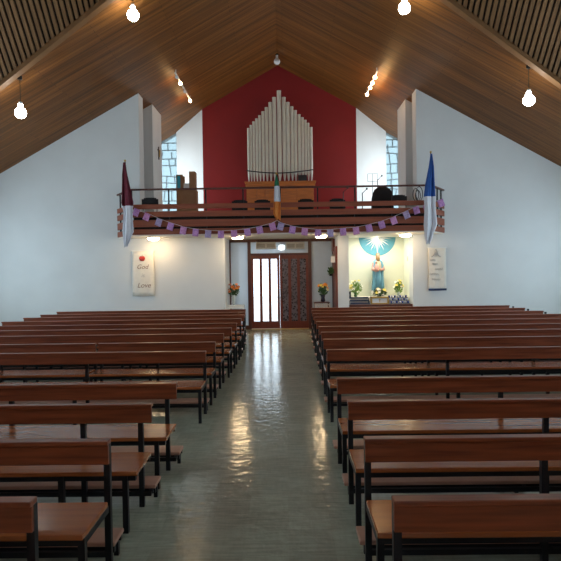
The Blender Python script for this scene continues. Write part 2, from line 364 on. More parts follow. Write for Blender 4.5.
# gallery rear walls
q = wall_end(0, -2.92, 2.62, DRED, DRED+0.4, GZ1); struct('wall_red', q, 'red_paint')
q = MB()
def back_piece(x0, x1, z0, z1=None):
    q.prism([(x0, DB, z0), (x1, DB, z0), (x1, DB, z1 or rz(x1)+0.02), (x0, DB, z1 or rz(x0)+0.02)], (0, 0.25, 0))
for xa_, xb_ in ((-2.9, -4.02), (2.6, 3.83)):
    q.prism([(xa_, 20.3, GZ1), (xb_, DB+0.3, GZ1), (xb_, DB+0.3, rz(xb_)+0.02), (xa_, 20.3, rz(xa_)+0.02)], (0, 0.2, 0))
DB = DB+0.3
back_piece(-5.3, -4.02, GZ1, 3.5); back_piece(3.83, 4.95, GZ1, 3.5)
struct('wall_gallery_back', q, 'plaster')
q = MB(); zz = rz(-5.4)+0.02; q.box((-5.4, 16.7, GZ1), (-5.3, 18.8, zz)).box((-5.4, 20.7, GZ1), (-5.3, 21.35, zz)).box((-5.4, 18.8, GZ1), (-5.3, 20.7, 3.6)).box((-5.4, 18.8, 6.2), (-5.3, 20.7, zz)); struct('wall_gallery_left', q, 'plaster')
struct('window_10', MB().box((-5.36, 18.8, 3.6), (-5.34, 20.7, 6.2)), 'window_glass')
q = MB(); zz = rz(5.05)+0.02; q.box((4.95, 16.7, GZ1), (5.05, 18.8, zz)).box((4.95, 20.7, GZ1), (5.05, 21.35, zz)).box((4.95, 18.8, GZ1), (5.05, 20.7, 3.6)).box((4.95, 18.8, 6.2), (5.05, 20.7, zz)); struct('wall_gallery_right', q, 'plaster')
struct('window_11', MB().box((4.99, 18.8, 3.6), (5.01, 20.7, 6.2)), 'window_glass')
q = MB(); q.prism([(-5.3, 17.45, GZ1), (-4.06, 17.45, GZ1), (-4.06, 17.45, rz(-4.06)+0.02), (-5.3, 17.45, rz(-5.3)+0.02)], (0, 1.25, 0)); struct('wall_pier_left', q, 'plaster')
q = MB(); q.prism([(3.74, 17.3, GZ1), (4.95, 17.3, GZ1), (4.95, 17.3, rz(4.95)+0.02), (3.74, 17.3, rz(3.74)+0.02)], (0, 1.2, 0)); struct('wall_pier_right', q, 'plaster')
# closing the building outline behind the nave wall
struct('wall_north', MB().box((XL, 21.05, 0), (-1.9, 21.2, 2.8)).box((1.6, 21.05, 0), (XR, 21.2, 2.8)), 'plaster')
# gallery windows: leaded, irregular
for k, (x0, x1) in enumerate(((-5.3, -4.02), (3.83, 4.95))):
    zt = rz(x0 if k == 0 else x1); zt2 = rz(x1 if k == 0 else x0)
    zA, zB = (zt, zt2) if k == 0 else (zt2, zt)
    o = struct('window_%d' % (k+4), MB().prism([(x0, DB+0.1, 3.5), (x1, DB+0.1, 3.5), (x1, DB+0.1, zB), (x0, DB+0.1, zA)], (0, 0.02, 0)), 'window_glass')
    l = MB(); rnd = random.Random(3+k); z = 3.55; ys = DB+0.06
    while z < min(zA, zB)-0.05:
        dz = rnd.uniform(0.22, 0.42); t = rnd.uniform(-0.06, 0.06)
        l.bar((x0, ys, z+t), (x1, ys, z-t), 0.045, 0.03)
        x = x0 + rnd.uniform(0.08, 0.3)
        while x < x1:
            l.bar((x, ys, z), (x+rnd.uniform(-0.05, 0.05), ys, z+dz), 0.035, 0.024); x += rnd.uniform(0.2, 0.42)
        z += dz
    for zz_ in (min(zA, zB)+0.05, min(zA, zB)+0.32):
        xx_ = RX + (-1 if k == 0 else 1)*(RZ-zz_-0.02)/SL
        xin = x1 if k == 0 else x0
        l.bar((xx_, ys, zz_), (xin, ys, zz_), 0.04, 0.03)
        l.bar(((xx_+xin)/2, ys, zz_-0.3), ((xx_+xin)/2, ys, zz_), 0.035, 0.024)
    l.build('leading', 'lead', o)

# ------------------------------------------------------------ entrance screen under the gallery
SX0, SX1 = -1.75, 1.52
DX0, DX1 = -1.08, 0.72
TT = 2.78; HT = 2.31
q = MB()
q.box((SX0, DS, TT-0.05), (SX1, DS+0.1, TT+0.04))
q.box((DX0-0.1, DS-0.01, 0), (DX0, DS+0.11, TT-0.05)); q.box((DX1, DS-0.01, 0), (DX1+0.1, DS+0.11, TT-0.05))
q.box((DX0, DS, HT), (DX1, DS+0.1, HT+0.07)); q.box((SX0, DS, 0), (SX0+0.04, DS+0.1, TT)); q.box((SX1-0.05, DS, 0), (SX1, DS+0.1, TT))
q.box((SX0, DS, 0), (DX0-0.1, DS+0.1, 0.12)); q.box((DX1+0.1, DS, 0), (SX1, DS+0.1, 0.12))
struct('trim_3', q, 'dark_timber')
struct('window_12', MB().box((DX0, DS+0.03, HT+0.07), (DX1, DS+0.05, TT-0.05)), 'frosted_glass')
struct('window_6', MB().box((SX0+0.04, DS+0.04, 0.12), (DX0-0.1, DS+0.06, TT-0.05)), 'frosted_glass')
struct('window_7', MB().box((DX1+0.1, DS+0.04, 0.12), (SX1-0.05, DS+0.06, TT-0.05)), 'frosted_glass')
struct('wall_porch_left', MB().box((SX0-0.1, DS+0.12, 0), (SX0, 21.0, GZ0)), 'plaster')
struct('wall_porch_right', MB().box((SX1, DS+0.12, 0), (SX1+0.1, 21.0, GZ0)), 'plaster')
struct('trim_4', MB().box((DX0, DS-0.12, 0), (DX1, DS+0.1, 0.015)), 'gold')
def leaf(n, x0, x1, gl):
    q = MB(); z0, z1 = 0.02, HT; y0, y1 = DS+0.02, DS+0.075
    L_ = x1-x0; st = 0.075; gw = (L_ - 2*st - 2*0.085)/3; gx = []
    q.box((x0, y0, z0), (x1, y1, 0.24)); q.box((x0, y0, z1-0.11), (x1, y1, z1))
    q.box((x0, y0, 0.24), (x0+st, y1, z1-0.11)); q.box((x1-st, y0, 0.24), (x1, y1, z1-0.11))
    x = x0+st
    for k in range(3):
        gx.append((x, x+gw)); x += gw
        if k < 2: q.box((x, y0, 0.24), (x+0.085, y1, z1-0.11)); x += 0.085
    o = struct('door_%d' % n, q, 'door_timber')
    for a, b in gx: MB().box((a, y0+0.02, 0.24), (b, y0+0.03, z1-0.11)).build('glass_pane', gl, o)
    hx = x1-0.035 if n == 1 else x0+0.035
    MB().tube([(hx, y0-0.0, 0.95), (hx, y0-0.06, 0.95), (hx, y0-0.06, 1.25), (hx, y0, 1.25)], 0.012).build('door_handle', 'bronze', o, smooth=True)
    return o
mid = (DX0+DX1)/2
leaf(1, DX0, mid-0.003, 'clear_glass'); leaf(2, mid+0.003, DX1, 'pattern_glass')
# closed outer porch door behind the right leaf
q = MB(); q.box((mid+0.05, 19.8, 0), (SX1, 19.88, GZ0)); 
for x in (0.0, 0.35, 0.7, 1.05): q.box((mid+0.1+x, 19.77, 0.15), (mid+0.36+x, 19.8, 2.6))
struct('door_3', q, 'dark_timber')
# timber lining on the right return, beside the shrine
struct('trim_5', MB().box((SX1-0.04, DW+0.12, 0.0), (SX1-0.001, DS-0.15, 2.52)).box((SX1-0.07, DW+0.9, 2.4), (SX1-0.001, DS-0.05, 2.78)), 'door_timber')
struct('ground_outside', MB().box((-12, 21.3, -0.12), (12, 40, -0.02)), 'paving')

# ------------------------------------------------------------ gallery balustrade
bal = thing('gallery_balustrade', (RX, D1, GZ1), 'reddish timber balcony front of four horizontal boards with a dark handrail above the doors', 'balustrade')
path = [Vector((WLx, DW-0.03, 0)), Vector((CL, D1, 0)), Vector((CR, D1, 0)), Vector((WRx, DW-0.03, 0))]
for zc, hh in ((3.60, 0.13), (3.395, 0.15), (3.15, 0.19), (2.925, 0.15)):
    q = MB()
    for a, b in zip(path, path[1:]):
        d = (b-a).normalized()*0.0
        q.bar(a+Vector((0,-0.03,zc)), b+Vector((0,-0.03,zc)), 0.04, hh)
    q.build('board', 'gallery_wood', bal, bevel=0.004)
q = MB()
q.box((CL+0.05, D1+0.09, GZ1), (CR-0.05, D1+0.11, 3.34))
q.build('dark_gap_sheet', 'slat_gap', bal)  # near-black sheet added so the gaps between lower boards look shaded
q = MB()
for a, b in zip(path, path[1:]): q.bar(a+Vector((0,0,4.07)), b+Vector((0,0,4.07)), 0.07, 0.045)
q.build('handrail', 'dark_timber', bal, bevel=0.005)
posts = [(CL+0.02+i*(CR-CL-0.04)/8, D1+0.03) for i in range(9)] + [(WLx+0.12, DW-0.2), (WRx-0.12, DW-0.2), (WLx+0.32, DW-0.55), (WRx-0.32, DW-0.55)]
for x, y in posts: MB().box((x-0.018, y-0.018, GZ1), (x+0.018, y+0.018, 4.06)).build('post', 'black_steel', bal)

# ------------------------------------------------------------ pews
def pew(side, xa, xb, d, label, supports, over=0.0, hw=0.0):
    """xa = aisle end, xb = wall end; d = distance of the backrest"""
    s = 1 if xb > xa else -1
    t = thing('pew', ((xa+xb)/2, d-0.2, 0), label, 'pew', 'pews left of the aisle' if side == 'L' else 'pews right of the aisle')
    x0, x1 = min(xa, xb), max(xa, xb)
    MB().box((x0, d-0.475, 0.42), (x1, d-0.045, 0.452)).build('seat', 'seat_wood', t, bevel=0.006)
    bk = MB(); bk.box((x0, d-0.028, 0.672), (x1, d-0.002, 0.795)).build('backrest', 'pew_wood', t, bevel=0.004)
    MB().box((x0-0.004, d-0.05, 0.795), (x1+0.004, d+0.025, 0.822)).build('top_rail', 'pew_wood', t, bevel=0.005)
    q = MB(); q.box((x0+0.02, d-0.44, 0.375), (x1-0.02, d-0.405, 0.42)); q.box((x0+0.02, d-0.035, 0.375), (x1-0.02, d, 0.42))
    for xs in supports:
        xx = xa + s*(xs+over+0.02) if xs == 0 else xa + s*xs
        q.box((xx-0.018, d-0.41, 0.38), (xx+0.018, d-0.03, 0.42))
    q.build('seat_frame', 'black_steel', t)
    MB().box((x0+0.02, d+0.002, 0.085), (x1-0.02, d+0.03, 0.12)).build('stretcher', 'black_steel', t)
    for xs in supports:
        xx = xa + s*(over+0.02) if xs == 0 else xa + s*xs
        MB().box((xx-0.019, d-0.0, 0), (xx+0.019, d+0.036, 0.79)).build('rear_post', 'black_steel', t)
        MB().box((xx-0.019, d-0.445, 0), (xx+0.019, d-0.407, 0.42)).build('front_leg', 'black_steel', t)
    k0, k1 = (x0, x1)
    if s > 0: k0 -= 0.03
    else: k1 += 0.004
    kn = MB().box((k0, d+0.05, 0.125), (k1, d+0.26, 0.155)).build('kneeler', 'kneeler_pad', t, bevel=0.008)
    q = MB(); q.box((x0, d+0.06, 0.085), (x1, d+0.09, 0.124)); q.box((x0, d+0.2, 0.095), (x1, d+0.225, 0.124))
    n = max(2, int((x1-x0)/1.3))
    for i in range(n+1):
        xx = x0+0.03+(x1-x0-0.06)*i/n
        q.box((xx-0.015, d+0.03, 0.095), (xx+0.015, d+0.22, 0.122)); q.box((xx-0.015, d+0.19, 0), (xx+0.015, d+0.22, 0.1))
    q.build('kneeler_frame', 'black_steel', kn)
    return t
ordn = ['nearest', 'second', 'third', 'fourth', 'fifth', 'sixth', 'seventh', 'eighth', 'ninth', 'tenth', 'eleventh', 'twelfth', 'last']
def sup(L_, first=1.55):
    a = [0, first]
    while a[-1]+1.6 < L_-0.3: a.append(a[-1]+1.55)
    a.append(L_-0.03); return a
left = [(2.54, -1.165), (3.43, -1.10), (4.37, -1.06), (5.17, -1.02), (7.21, -1.04), (8.12, -1.03), (9.2, -1.03), (10.1, -0.985), (11.0, -0.97), (12.0, -0.96), (13.0, -0.97), (13.9, -1.01), (14.9, -1.07)]
right = [(2.51, 0.47), (3.42, 0.47), (4.38, 0.475), (5.30, 0.475), (7.2, 0.52), (8.28, 0.547), (9.22, 0.575), (10.12, 0.59), (11.1, 0.60), (12.15, 0.615), (13.1, 0.63), (14.1, 0.655), (15.08, 0.68)]
for i, (d, x) in enumerate(left):
    where = {0: 'nearest to the camera, only its corner showing', 12: 'last one before the flat wall under the balcony',
             3: 'fourth row, with the open gap behind it', 4: 'fifth row, first beyond the open gap'}.get(i, ordn[i]+' row from the camera')
    if i == 5:
        pew('L', x, -2.73, d, 'dark reddish pew left of the aisle, aisle half of the split sixth row', sup(1.7, 0.85))
        pew('L', -2.77, -6.1, d, 'brown pew left of the aisle, outer half of the split sixth row', sup(3.33, 1.4))
        continue
    pew('L', x, -6.1, d, 'brown wooden pew left of the aisle, ' + where, sup(5.05, 0.55 if i == 2 else 1.55), over=0.075 if i in (2, 3) else 0)
for i, (d, x) in enumerate(right):
    where = {0: 'nearest to the camera at the photo edge', 12: 'last one before the shrine alcove',
             3: 'fourth row, with the open gap behind it', 4: 'fifth row, first beyond the open gap'}.get(i, ordn[i]+' row from the camera')
    pew('R', x, 5.98, d, 'brown wooden pew right of the aisle, ' + where, sup(5.45, 1.1 if i == 1 else 1.55))

# ------------------------------------------------------------ organ
ORG = 19.6
og = thing('pipe_organ', (at(279.6, 200, ORG).x, ORG, GZ1), 'organ with nineteen pale metal pipes over an oak case against the red wall', 'pipe organ')
px = [54, 64, 75, 87, 99, 112, 126, 141, 157, 176, 195, 211, 227, 241, 256, 269, 281, 292, 304]
py = [190, 178, 164, 152, 140, 124, 108, 88, 68, 42, 68, 88, 105, 120, 136, 148, 158, 170, 187]
base = at(280, 183, ORG).z
foot = base+0.36
for i, (a, b) in enumerate(zip(px, py)):
    p = at(235+a/4.01, 81.5+b/4.01, ORG)
    gapl = min(px[i]-px[i-1] if i else 99, px[i+1]-px[i] if i < 18 else 99)/4.01
    r = gapl*ORG/F*0.5*0.95 if i != 9 else 0.075
    MB().lathe((p.x, ORG, 0), [(0.014, base), (r, foot), (r, p.z-0.02), (r*1.04, p.z-0.02), (r*1.04, p.z)], 16).build('pipe', 'pipe_metal', og, smooth=False)
q = MB(); x0 = at(248, 180, ORG).x-0.04; x1 = at(312, 180, ORG).x+0.04
pts_ = []
for i in range(17):
    t = i/16; pts_.append((x0+(x1-x0)*t, ORG-0.1, foot+0.06-0.10*math.sin(PI*t)))
q.tube(pts_, 0.018); q.build('pipe_rail', 'black_plastic', og)
q = MB(); q.box((x0-0.03, ORG-0.28, base-0.16), (x1+0.05, ORG+0.3, base)); q.box((x0-0.06, ORG-0.31, base-0.03), (x1+0.08, ORG+0.32, base+0.012))
q.build('pipe_shelf', 'organ_oak', og, bevel=0.006)
q = MB(); q.box((x0, ORG-0.2, GZ1), (x1, ORG+0.28, base-0.16))
wx = (x1-x0)
for k, (a, b) in enumerate(((0, 0.15), (0.16, 0.27), (0.28, 0.74), (0.75, 0.99))):
    q.box((x0+wx*a+0.01, ORG-0.24, GZ1+0.2), (x0+wx*b, ORG-0.2, base-0.19))
q.build('case', 'organ_oak', og, bevel=0.006)
MB().box(at(298, 183, ORG)+Vector((0, -0.15, 0.02)), at(306.5, 176, ORG)+Vector((0, -0.05, 0))).build('tuning_box', 'black_plastic', og)

# ------------------------------------------------------------ gallery furniture
def chair(x, y, rot, label):
    t = thing('stacking_chair', (0,0,0), label, 'chair', 'black chairs on the balcony')
    MB().box((-0.22, -0.22, 0.43), (0.22, 0.22, 0.48)).build('seat', 'black_fabric', t, bevel=0.015)
    q = MB(); n = 8
    for i in range(n):
        a0 = -0.235+0.47*i/n; a1 = a0+0.47/n
        y0 = 0.22+0.03*math.cos(a0*6); z = 0.97-1.2*((a0+a1)/2)**4*20
        q.box((a0, y0, 0.66), (a1, y0+0.035, z))
    q.build('backrest', 'black_fabric', t)
    for sx in (-1, 1):
        MB().tube([(sx*0.2, -0.2, 0), (sx*0.2, -0.19, 0.43)], 0.012).build('leg', 'black_steel', t)
        MB().tube([(sx*0.2, 0.24, 0), (sx*0.2, 0.2, 0.43), (sx*0.2, 0.25, 0.9)], 0.012).build('leg', 'black_steel', t)
    t.location = (x, y, GZ1); t.rotation_euler = (0, 0, rot)
for px_, lab in ((148, 'black padded chair at the left end of the balcony, behind the maroon flag'),
                 (239, 'black chair on the balcony just left of the organ'),
                 (262, 'black chair before the organ case, left of the tricolour flag'),
                 (306, 'black chair before the right end of the organ case'),
                 (338, 'black chair before the right part of the red wall'),
                 (400, 'black chair on the balcony right of the covered instrument')):
    yc = 15.8 if px_ == 148 else 16.0 if px_ == 400 else 16.6
    chair(at(px_, 199, yc).x, yc, 0, lab)
# covered instrument
p = at(382, 188, 16.9)
q = MB(); prof = [(0.34, 0.0), (0.34, 0.6), (0.33, 0.95), (0.30, 1.1), (0.24, 1.22), (0.14, 1.29), (0.02, 1.32)]
q.lathe((p.x, 16.9, GZ1), prof, 28, sy=0.6, fn=lambda a, z: 1+0.03*math.sin(9*a)*(1.3-z))
tag(q.build('covered_instrument', 'black_fabric', smooth=True), 'tall domed shape under a black dust cover on the balcony beside the right window', 'covered instrument')
def mic(px_, top, D, label):
    p = at(px_, top, D); h = p.z-GZ1
    t = thing('microphone_stand', (p.x, D, GZ1), label, 'microphone stand')
    MB().tube([(p.x, D, GZ1+0.02), (p.x, D, p.z)], 0.012).build('pole', 'black_steel', t)
    MB().lathe((p.x, D, GZ1), [(0.14, 0), (0.14, 0.015), (0.02, 0.03)], 16).build('base', 'black_steel', t)
    MB().tube([(p.x, D, p.z-0.02), (p.x+0.1, D-0.15, p.z+0.08)], 0.008).build('boom', 'black_steel', t)
    MB().ball((p.x+0.11, D-0.16, p.z+0.09), 0.03).build('microphone', 'black_plastic', t, smooth=True)
mic(362, 193, 16.4, 'short microphone stand on the balcony left of the covered instrument')
mic(377, 180, 17.3, 'tall microphone stand sticking up behind the covered instrument')
mic(343, 192, 16.15, 'microphone stand in front of the red wall beside a chair')
# music stand
p = at(372, 178, 17.8)
t = thing('music_stand', (p.x, 17.8, GZ1), 'wire music stand above the covered instrument near the right window', 'music stand')
MB().tube([(p.x, 17.8, GZ1), (p.x, 17.8, p.z-0.1)], 0.01).build('pole', 'lead', t)
q = MB()
for a, b in (((-.15,-.12),(.15,-.12)), ((.15,-.12),(.17,.12)), ((.17,.12),(-.15,.12)), ((-.15,.12),(-.15,-.12)), ((0,-.12),(0,.12))):
    q.tube([(p.x+a[0], 17.8, p.z+a[1]), (p.x+b[0], 17.8, p.z+b[1])], 0.006, 5)
q.build('desk', 'lead', t)
# cabinet with folders at left window
p0 = at(177, 188, 18.6); p1 = at(196.5, 172, 18.6)
t = thing('shelf_unit', ((p0.x+p1.x)/2, 18.6, GZ1), 'open brown shelf unit on the balcony left of the red wall', 'shelf')
MB().box((p0.x, 18.5, GZ1), (p1.x, 18.9, p0.z-0.08)).build('cabinet', 'cardboard', t)
MB().box((p0.x, 18.5, p0.z-0.08), (p0.x+0.22, 18.52, p1.z-0.1)).box((p0.x, 18.86, p0.z-0.08), (p0.x+0.22, 18.9, p1.z-0.1)).build('upstand', 'cardboard', t)
xb_ = at(189.7, 180, 18.6).x
tag(MB().box((xb_, 18.5, p0.z-0.079), (xb_+0.2, 18.85, p1.z)).build('cardboard_box', 'cardboard', bevel=0.005), 'tall brown box on the balcony shelf unit, nearest the red wall', 'box')
tag(MB().box((p0.x+0.05, 18.44, p0.z-0.079), (p0.x+0.14, 18.49, p1.z-0.16)).build('folder', 'cyan_folder'), 'bright cyan folder standing on the balcony shelf unit', 'folder')
q = MB()
for i in range(4): q.box((p0.x+0.235, 18.5+i*0.02, p0.z-0.079+i*0.05), (xb_-0.02, 18.8, p0.z-0.04+i*0.06))
tag(q.build('paper_stack', 'white_paint'), 'loose stack of white papers between folder and tall box on the balcony', 'papers')
# cables looped over rail right
p = at(416, 195, D1)
q = MB()
for j, (dx, r, dz) in enumerate(((0, 0.13, 0), (0.06, 0.11, -0.03), (0.1, 0.15, 0.02))):
    q.tube([(p.x+dx+r*0.6*math.cos(a*PI/8), D1+0.1+0.01*j, 3.84+dz+r*math.sin(a*PI/8)*1.3) for a in range(17)], 0.011, 6)
tag(q.build('cable', 'black_plastic', smooth=True), 'black cable looped on the balcony rail beside the blue flag', 'cable')
# small crucifix on left pier side face
p = at(158.7, 152.7, 18.25); p.x = -4.05
t = thing('crucifix', (-4.06, 18.2, p.z), 'small dark crucifix on the white pier above the left of the balcony', 'crucifix')
MB().box((-4.058, 18.18, p.z-0.24), (-4.03, 18.23, p.z+0.17)).box((-4.058, 18.08, p.z+0.03), (-4.032, 18.33, p.z+0.075)).build('cross', 'bronze', t)
MB().tube([(-4.02, 18.205, p.z-0.16), (-4.015, 18.205, p.z-0.02), (-4.015, 18.205, p.z+0.07)], [0.012, 0.022, 0.018]).build('figure', 'gold', t, smooth=True)

# ------------------------------------------------------------ flags on the balcony
def flag(name, pix, D, bands, pole_foot, label, ph=0.0, grp=None):
    """pix: list of (centre x, y, width px); bands: [(y end, material)]"""
    top = at(pix[0][0], pix[0][1], D)
    t = thing(name, (top.x, D, at(pix[-1][0], pix[-1][1], D).z), label, 'flag')
    pf = Vector(pole_foot); tip = top + Vector((0, 0.02, 0.06))
    MB().tube([pf, tip], 0.013).build('pole', 'dark_timber', t, smooth=True)
    MB().ball(tip, 0.03).build('finial', 'gold', t, smooth=True)
    q = MB(); n = 18; rows = []; mi = []
    ys = []; 
    for (a, b) in zip(pix, pix[1:]):
        k = max(2, int((b[1]-a[1])/2.5))
        for i in range(k): u = i/k; ys.append(tuple(a[j]+(b[j]-a[j])*u for j in range(3)))
    ys.append(pix[-1])
    vs = []; 
    for (cx, y, wd) in ys:
        c = at(cx, y, D); W = max(0.02, wd*D/F)
        for i in range(n+1):
            u = i/n-0.5
            fold = 0.045*min(1, W*4)*math.sin(u*9.0+ph+y*0.02)+0.02*math.sin(u*19+ph*2)
            zz = -0.10*abs(u)*(1 if y > pix[-1][1]-8 else 0)
            vs.append((c.x+u*W, D-0.05+fold, c.z+zz))
    for r in range(len(ys)-1):
        mid_y = (ys[r][1]+ys[r+1][1])/2; m_i = next(i for i, bnd in enumerate(bands) if mid_y <= bnd[0])
        q.add([], [])
        for i in range(n): q.f.append((r*(n+1)+i, r*(n+1)+i+1, (r+1)*(n+1)+i+1, (r+1)*(n+1)+i)); q.mi.append(m_i)
    q.v = vs
    o = q.build('cloth', [b[1] for b in bands], t, smooth=True)
    sm = o.modifiers.new('thickness', 'SOLIDIFY'); sm.thickness = 0.006
flag('maroon_and_white_flag', [(125, 163, 1.5), (125.5, 175, 5), (127, 190, 8.5), (128, 203, 12), (128.5, 212, 9), (128.5, 232, 11.5), (127, 240, 7), (126, 246, 3)], 14.85,
     [(205, 'maroon_cloth'), (300, 'white_cloth')], (CL+0.05, D1-0.04, 3.12), 'furled maroon and white flag hanging at the left end of the balcony', 0.4)
flag('blue_and_white_flag', [(430, 155, 1.5), (430, 168, 5), (429, 183, 8.5), (428.5, 197, 11), (429, 208, 10), (429.5, 225, 12.5), (428, 234, 8), (427, 243, 3)], 14.85,
     [(197, 'blue_cloth'), (300, 'white_cloth')], (CR-0.05, D1-0.04, 3.12), 'furled blue and white flag hanging at the right end of the balcony', 2.0)
flag('tricolour_flag', [(276.5, 176, 1.0), (276.8, 183, 4.5), (277, 190, 5.5), (277.3, 202, 6.5), (277, 212, 7.5), (278.5, 219, 4)], 14.85,
     [(186, 'green_cloth'), (201, 'white_cloth'), (300, 'orange_cloth')], (at(277, 222, D1).x, D1-0.05, 3.05), 'green, white and orange flag hanging at the middle of the balcony', 1.0)

# ------------------------------------------------------------ bunting
DBt = 15.05
bt = thing('bunting', (RX, DBt, 2.9), 'string of small purple and pink flags swagged in two dips along the balcony front', 'bunting')
lp = [(134, 209), (148, 213.5), (160, 219), (171.5, 223), (184, 227), (196, 229), (208.4, 230.3), (221, 230.8), (234, 230.2), (247, 228.8), (259, 226.5), (271.6, 223.2), (277, 220.5)]
rp = [(277, 220.5), (281.6, 223), (293, 226.3), (305, 228.2), (318, 229.5), (330, 229.6), (342.6, 228.3), (355.4, 227.3), (368, 224.7), (380.4, 221.5), (392, 217.5), (404.5, 211.8), (414.7, 207), (425, 205), (439, 200)]
for pp in (lp, rp): MB().tube([at(x, y, DBt) for x, y in pp], 0.006, 5).build('string', 'string', bt)
fl = lp[:-1] + rp[1:]
fl[0] = (137.5, 209)
for i, (x, y) in enumerate(fl):
    k = i if i < 12 else i
    dy = 0.0
    slope = (at(fl[min(i+1, len(fl)-1)][0], 0, DBt).x-at(fl[max(i-1, 0)][0], 0, DBt).x)
    ang = math.atan2(-(fl[min(i+1, len(fl)-1)][1]-fl[max(i-1, 0)][1]), fl[min(i+1, len(fl)-1)][0]-fl[max(i-1, 0)][0]) if i not in (11, 12) else (0.25 if i == 12 else -0.25)
    if i == 12: ang = -0.3
    if i == 11: ang = 0.3
    c = at(x, y, DBt); q = MB(); W = 0.165; Hh = 0.20; n = 5; vs = []
    ca, sa = math.cos(ang), math.sin(ang)
    for r in range(4):
        for j in range(n+1):
            u = (j/n-0.5)*W; v = -r/3*Hh
            vs.append((c.x+u*ca-v*sa*0.9, DBt-0.012+0.012*math.sin(j*1.7+r+i), c.z+u*sa+v*ca))
    q.v = vs
    for r in range(3):
        for j in range(n): q.f.append((r*(n+1)+j, r*(n+1)+j+1, (r+1)*(n+1)+j+1, (r+1)*(n+1)+j)); q.mi.append(0)
    o = q.build('pennant', ['bunting_purple', 'bunting_mauve', 'bunting_pink'][(0, 2, 1, 0, 2, 0, 1, 0, 2, 0)[i % 10]], bt, smooth=True)
    sm = o.modifiers.new('thickness', 'SOLIDIFY'); sm.thickness = 0.003

# ------------------------------------------------------------ lamps
def pendant(px_, py_, D, r, label, lit=True):
    c = at(px_, py_, D); top = rz(c.x)-(0.0)
    t = thing('pendant_lamp', (c.x, D, c.z-r), label, 'pendant lamp', 'lit globe pendants' if lit else None)
    prof = [(0.001, -r)] + [(r*math.sin(PI*i/12), -r*math.cos(PI*i/12)) for i in range(1, 10)] + [(r*0.55, r*0.85), (r*0.42, r*1.05), (r*0.40, r*1.5)]
    MB().lathe(c, prof, 24).build('glass_globe', 'globe_lit' if lit else 'globe_unlit', t, smooth=True)
    MB().lathe(c, [(r*0.36, r*1.5), (r*0.36, r*1.9), (r*0.1, r*2.0)], 16).build('lamp_holder', 'white_paint', t, smooth=True)
    MB().tube([(c.x, D, c.z+r*1.95), (c.x, D, top)], 0.008, 6).build('cord', 'black_plastic', t)
    MB().lathe((c.x, D, top), [(0.05, -0.05), (0.05, 0.02)], 12).build('ceiling_rose', 'black_plastic', t)
pendant(21, 113, 12.25, 0.12, 'lit white globe pendant on a long cord at the far left')
pendant(134, 17, 11.75, 0.12, 'lit white globe pendant near the top, left of the roof ridge')
pendant(403, 11, 11.75, 0.12, 'lit white globe pendant near the top, right of the roof ridge')
pendant(526.5, 102, 12.2, 0.12, 'lit white globe pendant on a long cord at the far right')
pendant(277, 63, 19.2, 0.11, 'unlit small globe lamp under the roof ridge above the organ pipes', False)
for px_, lab in ((153.5, 'round lit ceiling lamp under the balcony, above the apple banner'), (237.5, 'round lit ceiling lamp under the balcony, left of the entrance doors'),
                 (321, 'round lit ceiling lamp under the balcony, right of the entrance doors'), (405, 'round lit ceiling lamp under the balcony, at the right side of the shrine')):
    c = at(px_, 238, 15.65); t = thing('ceiling_lamp', (c.x, 15.65, GZ0), lab, 'ceiling lamp', 'round lamps under the balcony')
    MB().lathe((c.x, 15.65, GZ0), [(0.001, -0.10), (0.10, -0.095), (0.15, -0.07), (0.165, -0.035)], 24).build('diffuser', 'dome_lit', t, smooth=True)
    MB().lathe((c.x, 15.65, GZ0), [(0.17, -0.035), (0.17, 0.0)], 24).build('base_ring', 'white_paint', t)
def track(x, d0, d1, heads, label, sgn):
    t = thing('spotlight_bar', (x, (d0+d1)/2, rz(x)-0.1), label, 'spotlight bar', None)
    z = rz(x)-0.12
    MB().bar((x, d0, z), (x, d1, z), 0.04, 0.03).build('bar', 'white_paint', t)
    for dd in (d0+0.1, d1-0.1): MB().bar((x, dd, z), (x, dd, z+0.13), 0.02).build('bracket', 'white_paint', t)
    for (dd, lit, p_) in heads:
        c = Vector((x, dd, z-0.06)); dirv = Vector((-sgn*0.25, -0.85, -0.15)).normalized()
        h = MB().tube([c - dirv*0.08, c + dirv*0.05], [0.03, 0.055], 14).build('spotlight', 'gold', t)
        MB().tube([c + dirv*0.05, c + dirv*0.062], [0.05, 0.045], 14).build('bulb', 'spot_lit' if lit else 'globe_unlit', h)
        if lit:
            l = bpy.data.lights.new('spotlight_glow', 'POINT'); l.energy = p_; l.color = (1.0, 0.55, 0.20); l.shadow_soft_size = 0.08
            lo = bpy.data.objects.new('spotlight_glow', l); COL.objects.link(lo); lo.location = c + dirv*0.16 + Vector((sgn*0.12, 0, -0.16))
track(-3.05, 16.0, 18.6, ((16.2, False, 0), (16.75, True, 3.5), (17.5, False, 0), (18.45, True, 6)), 'bar with two glowing spotlights under the left roof slope', -1)
track(2.70, 16.1, 18.3, ((16.5, True, 3), (17.0, True, 6), (17.45, True, 8), (18.1, True, 5)), 'bar with four glowing spotlights under the right roof slope', 1)

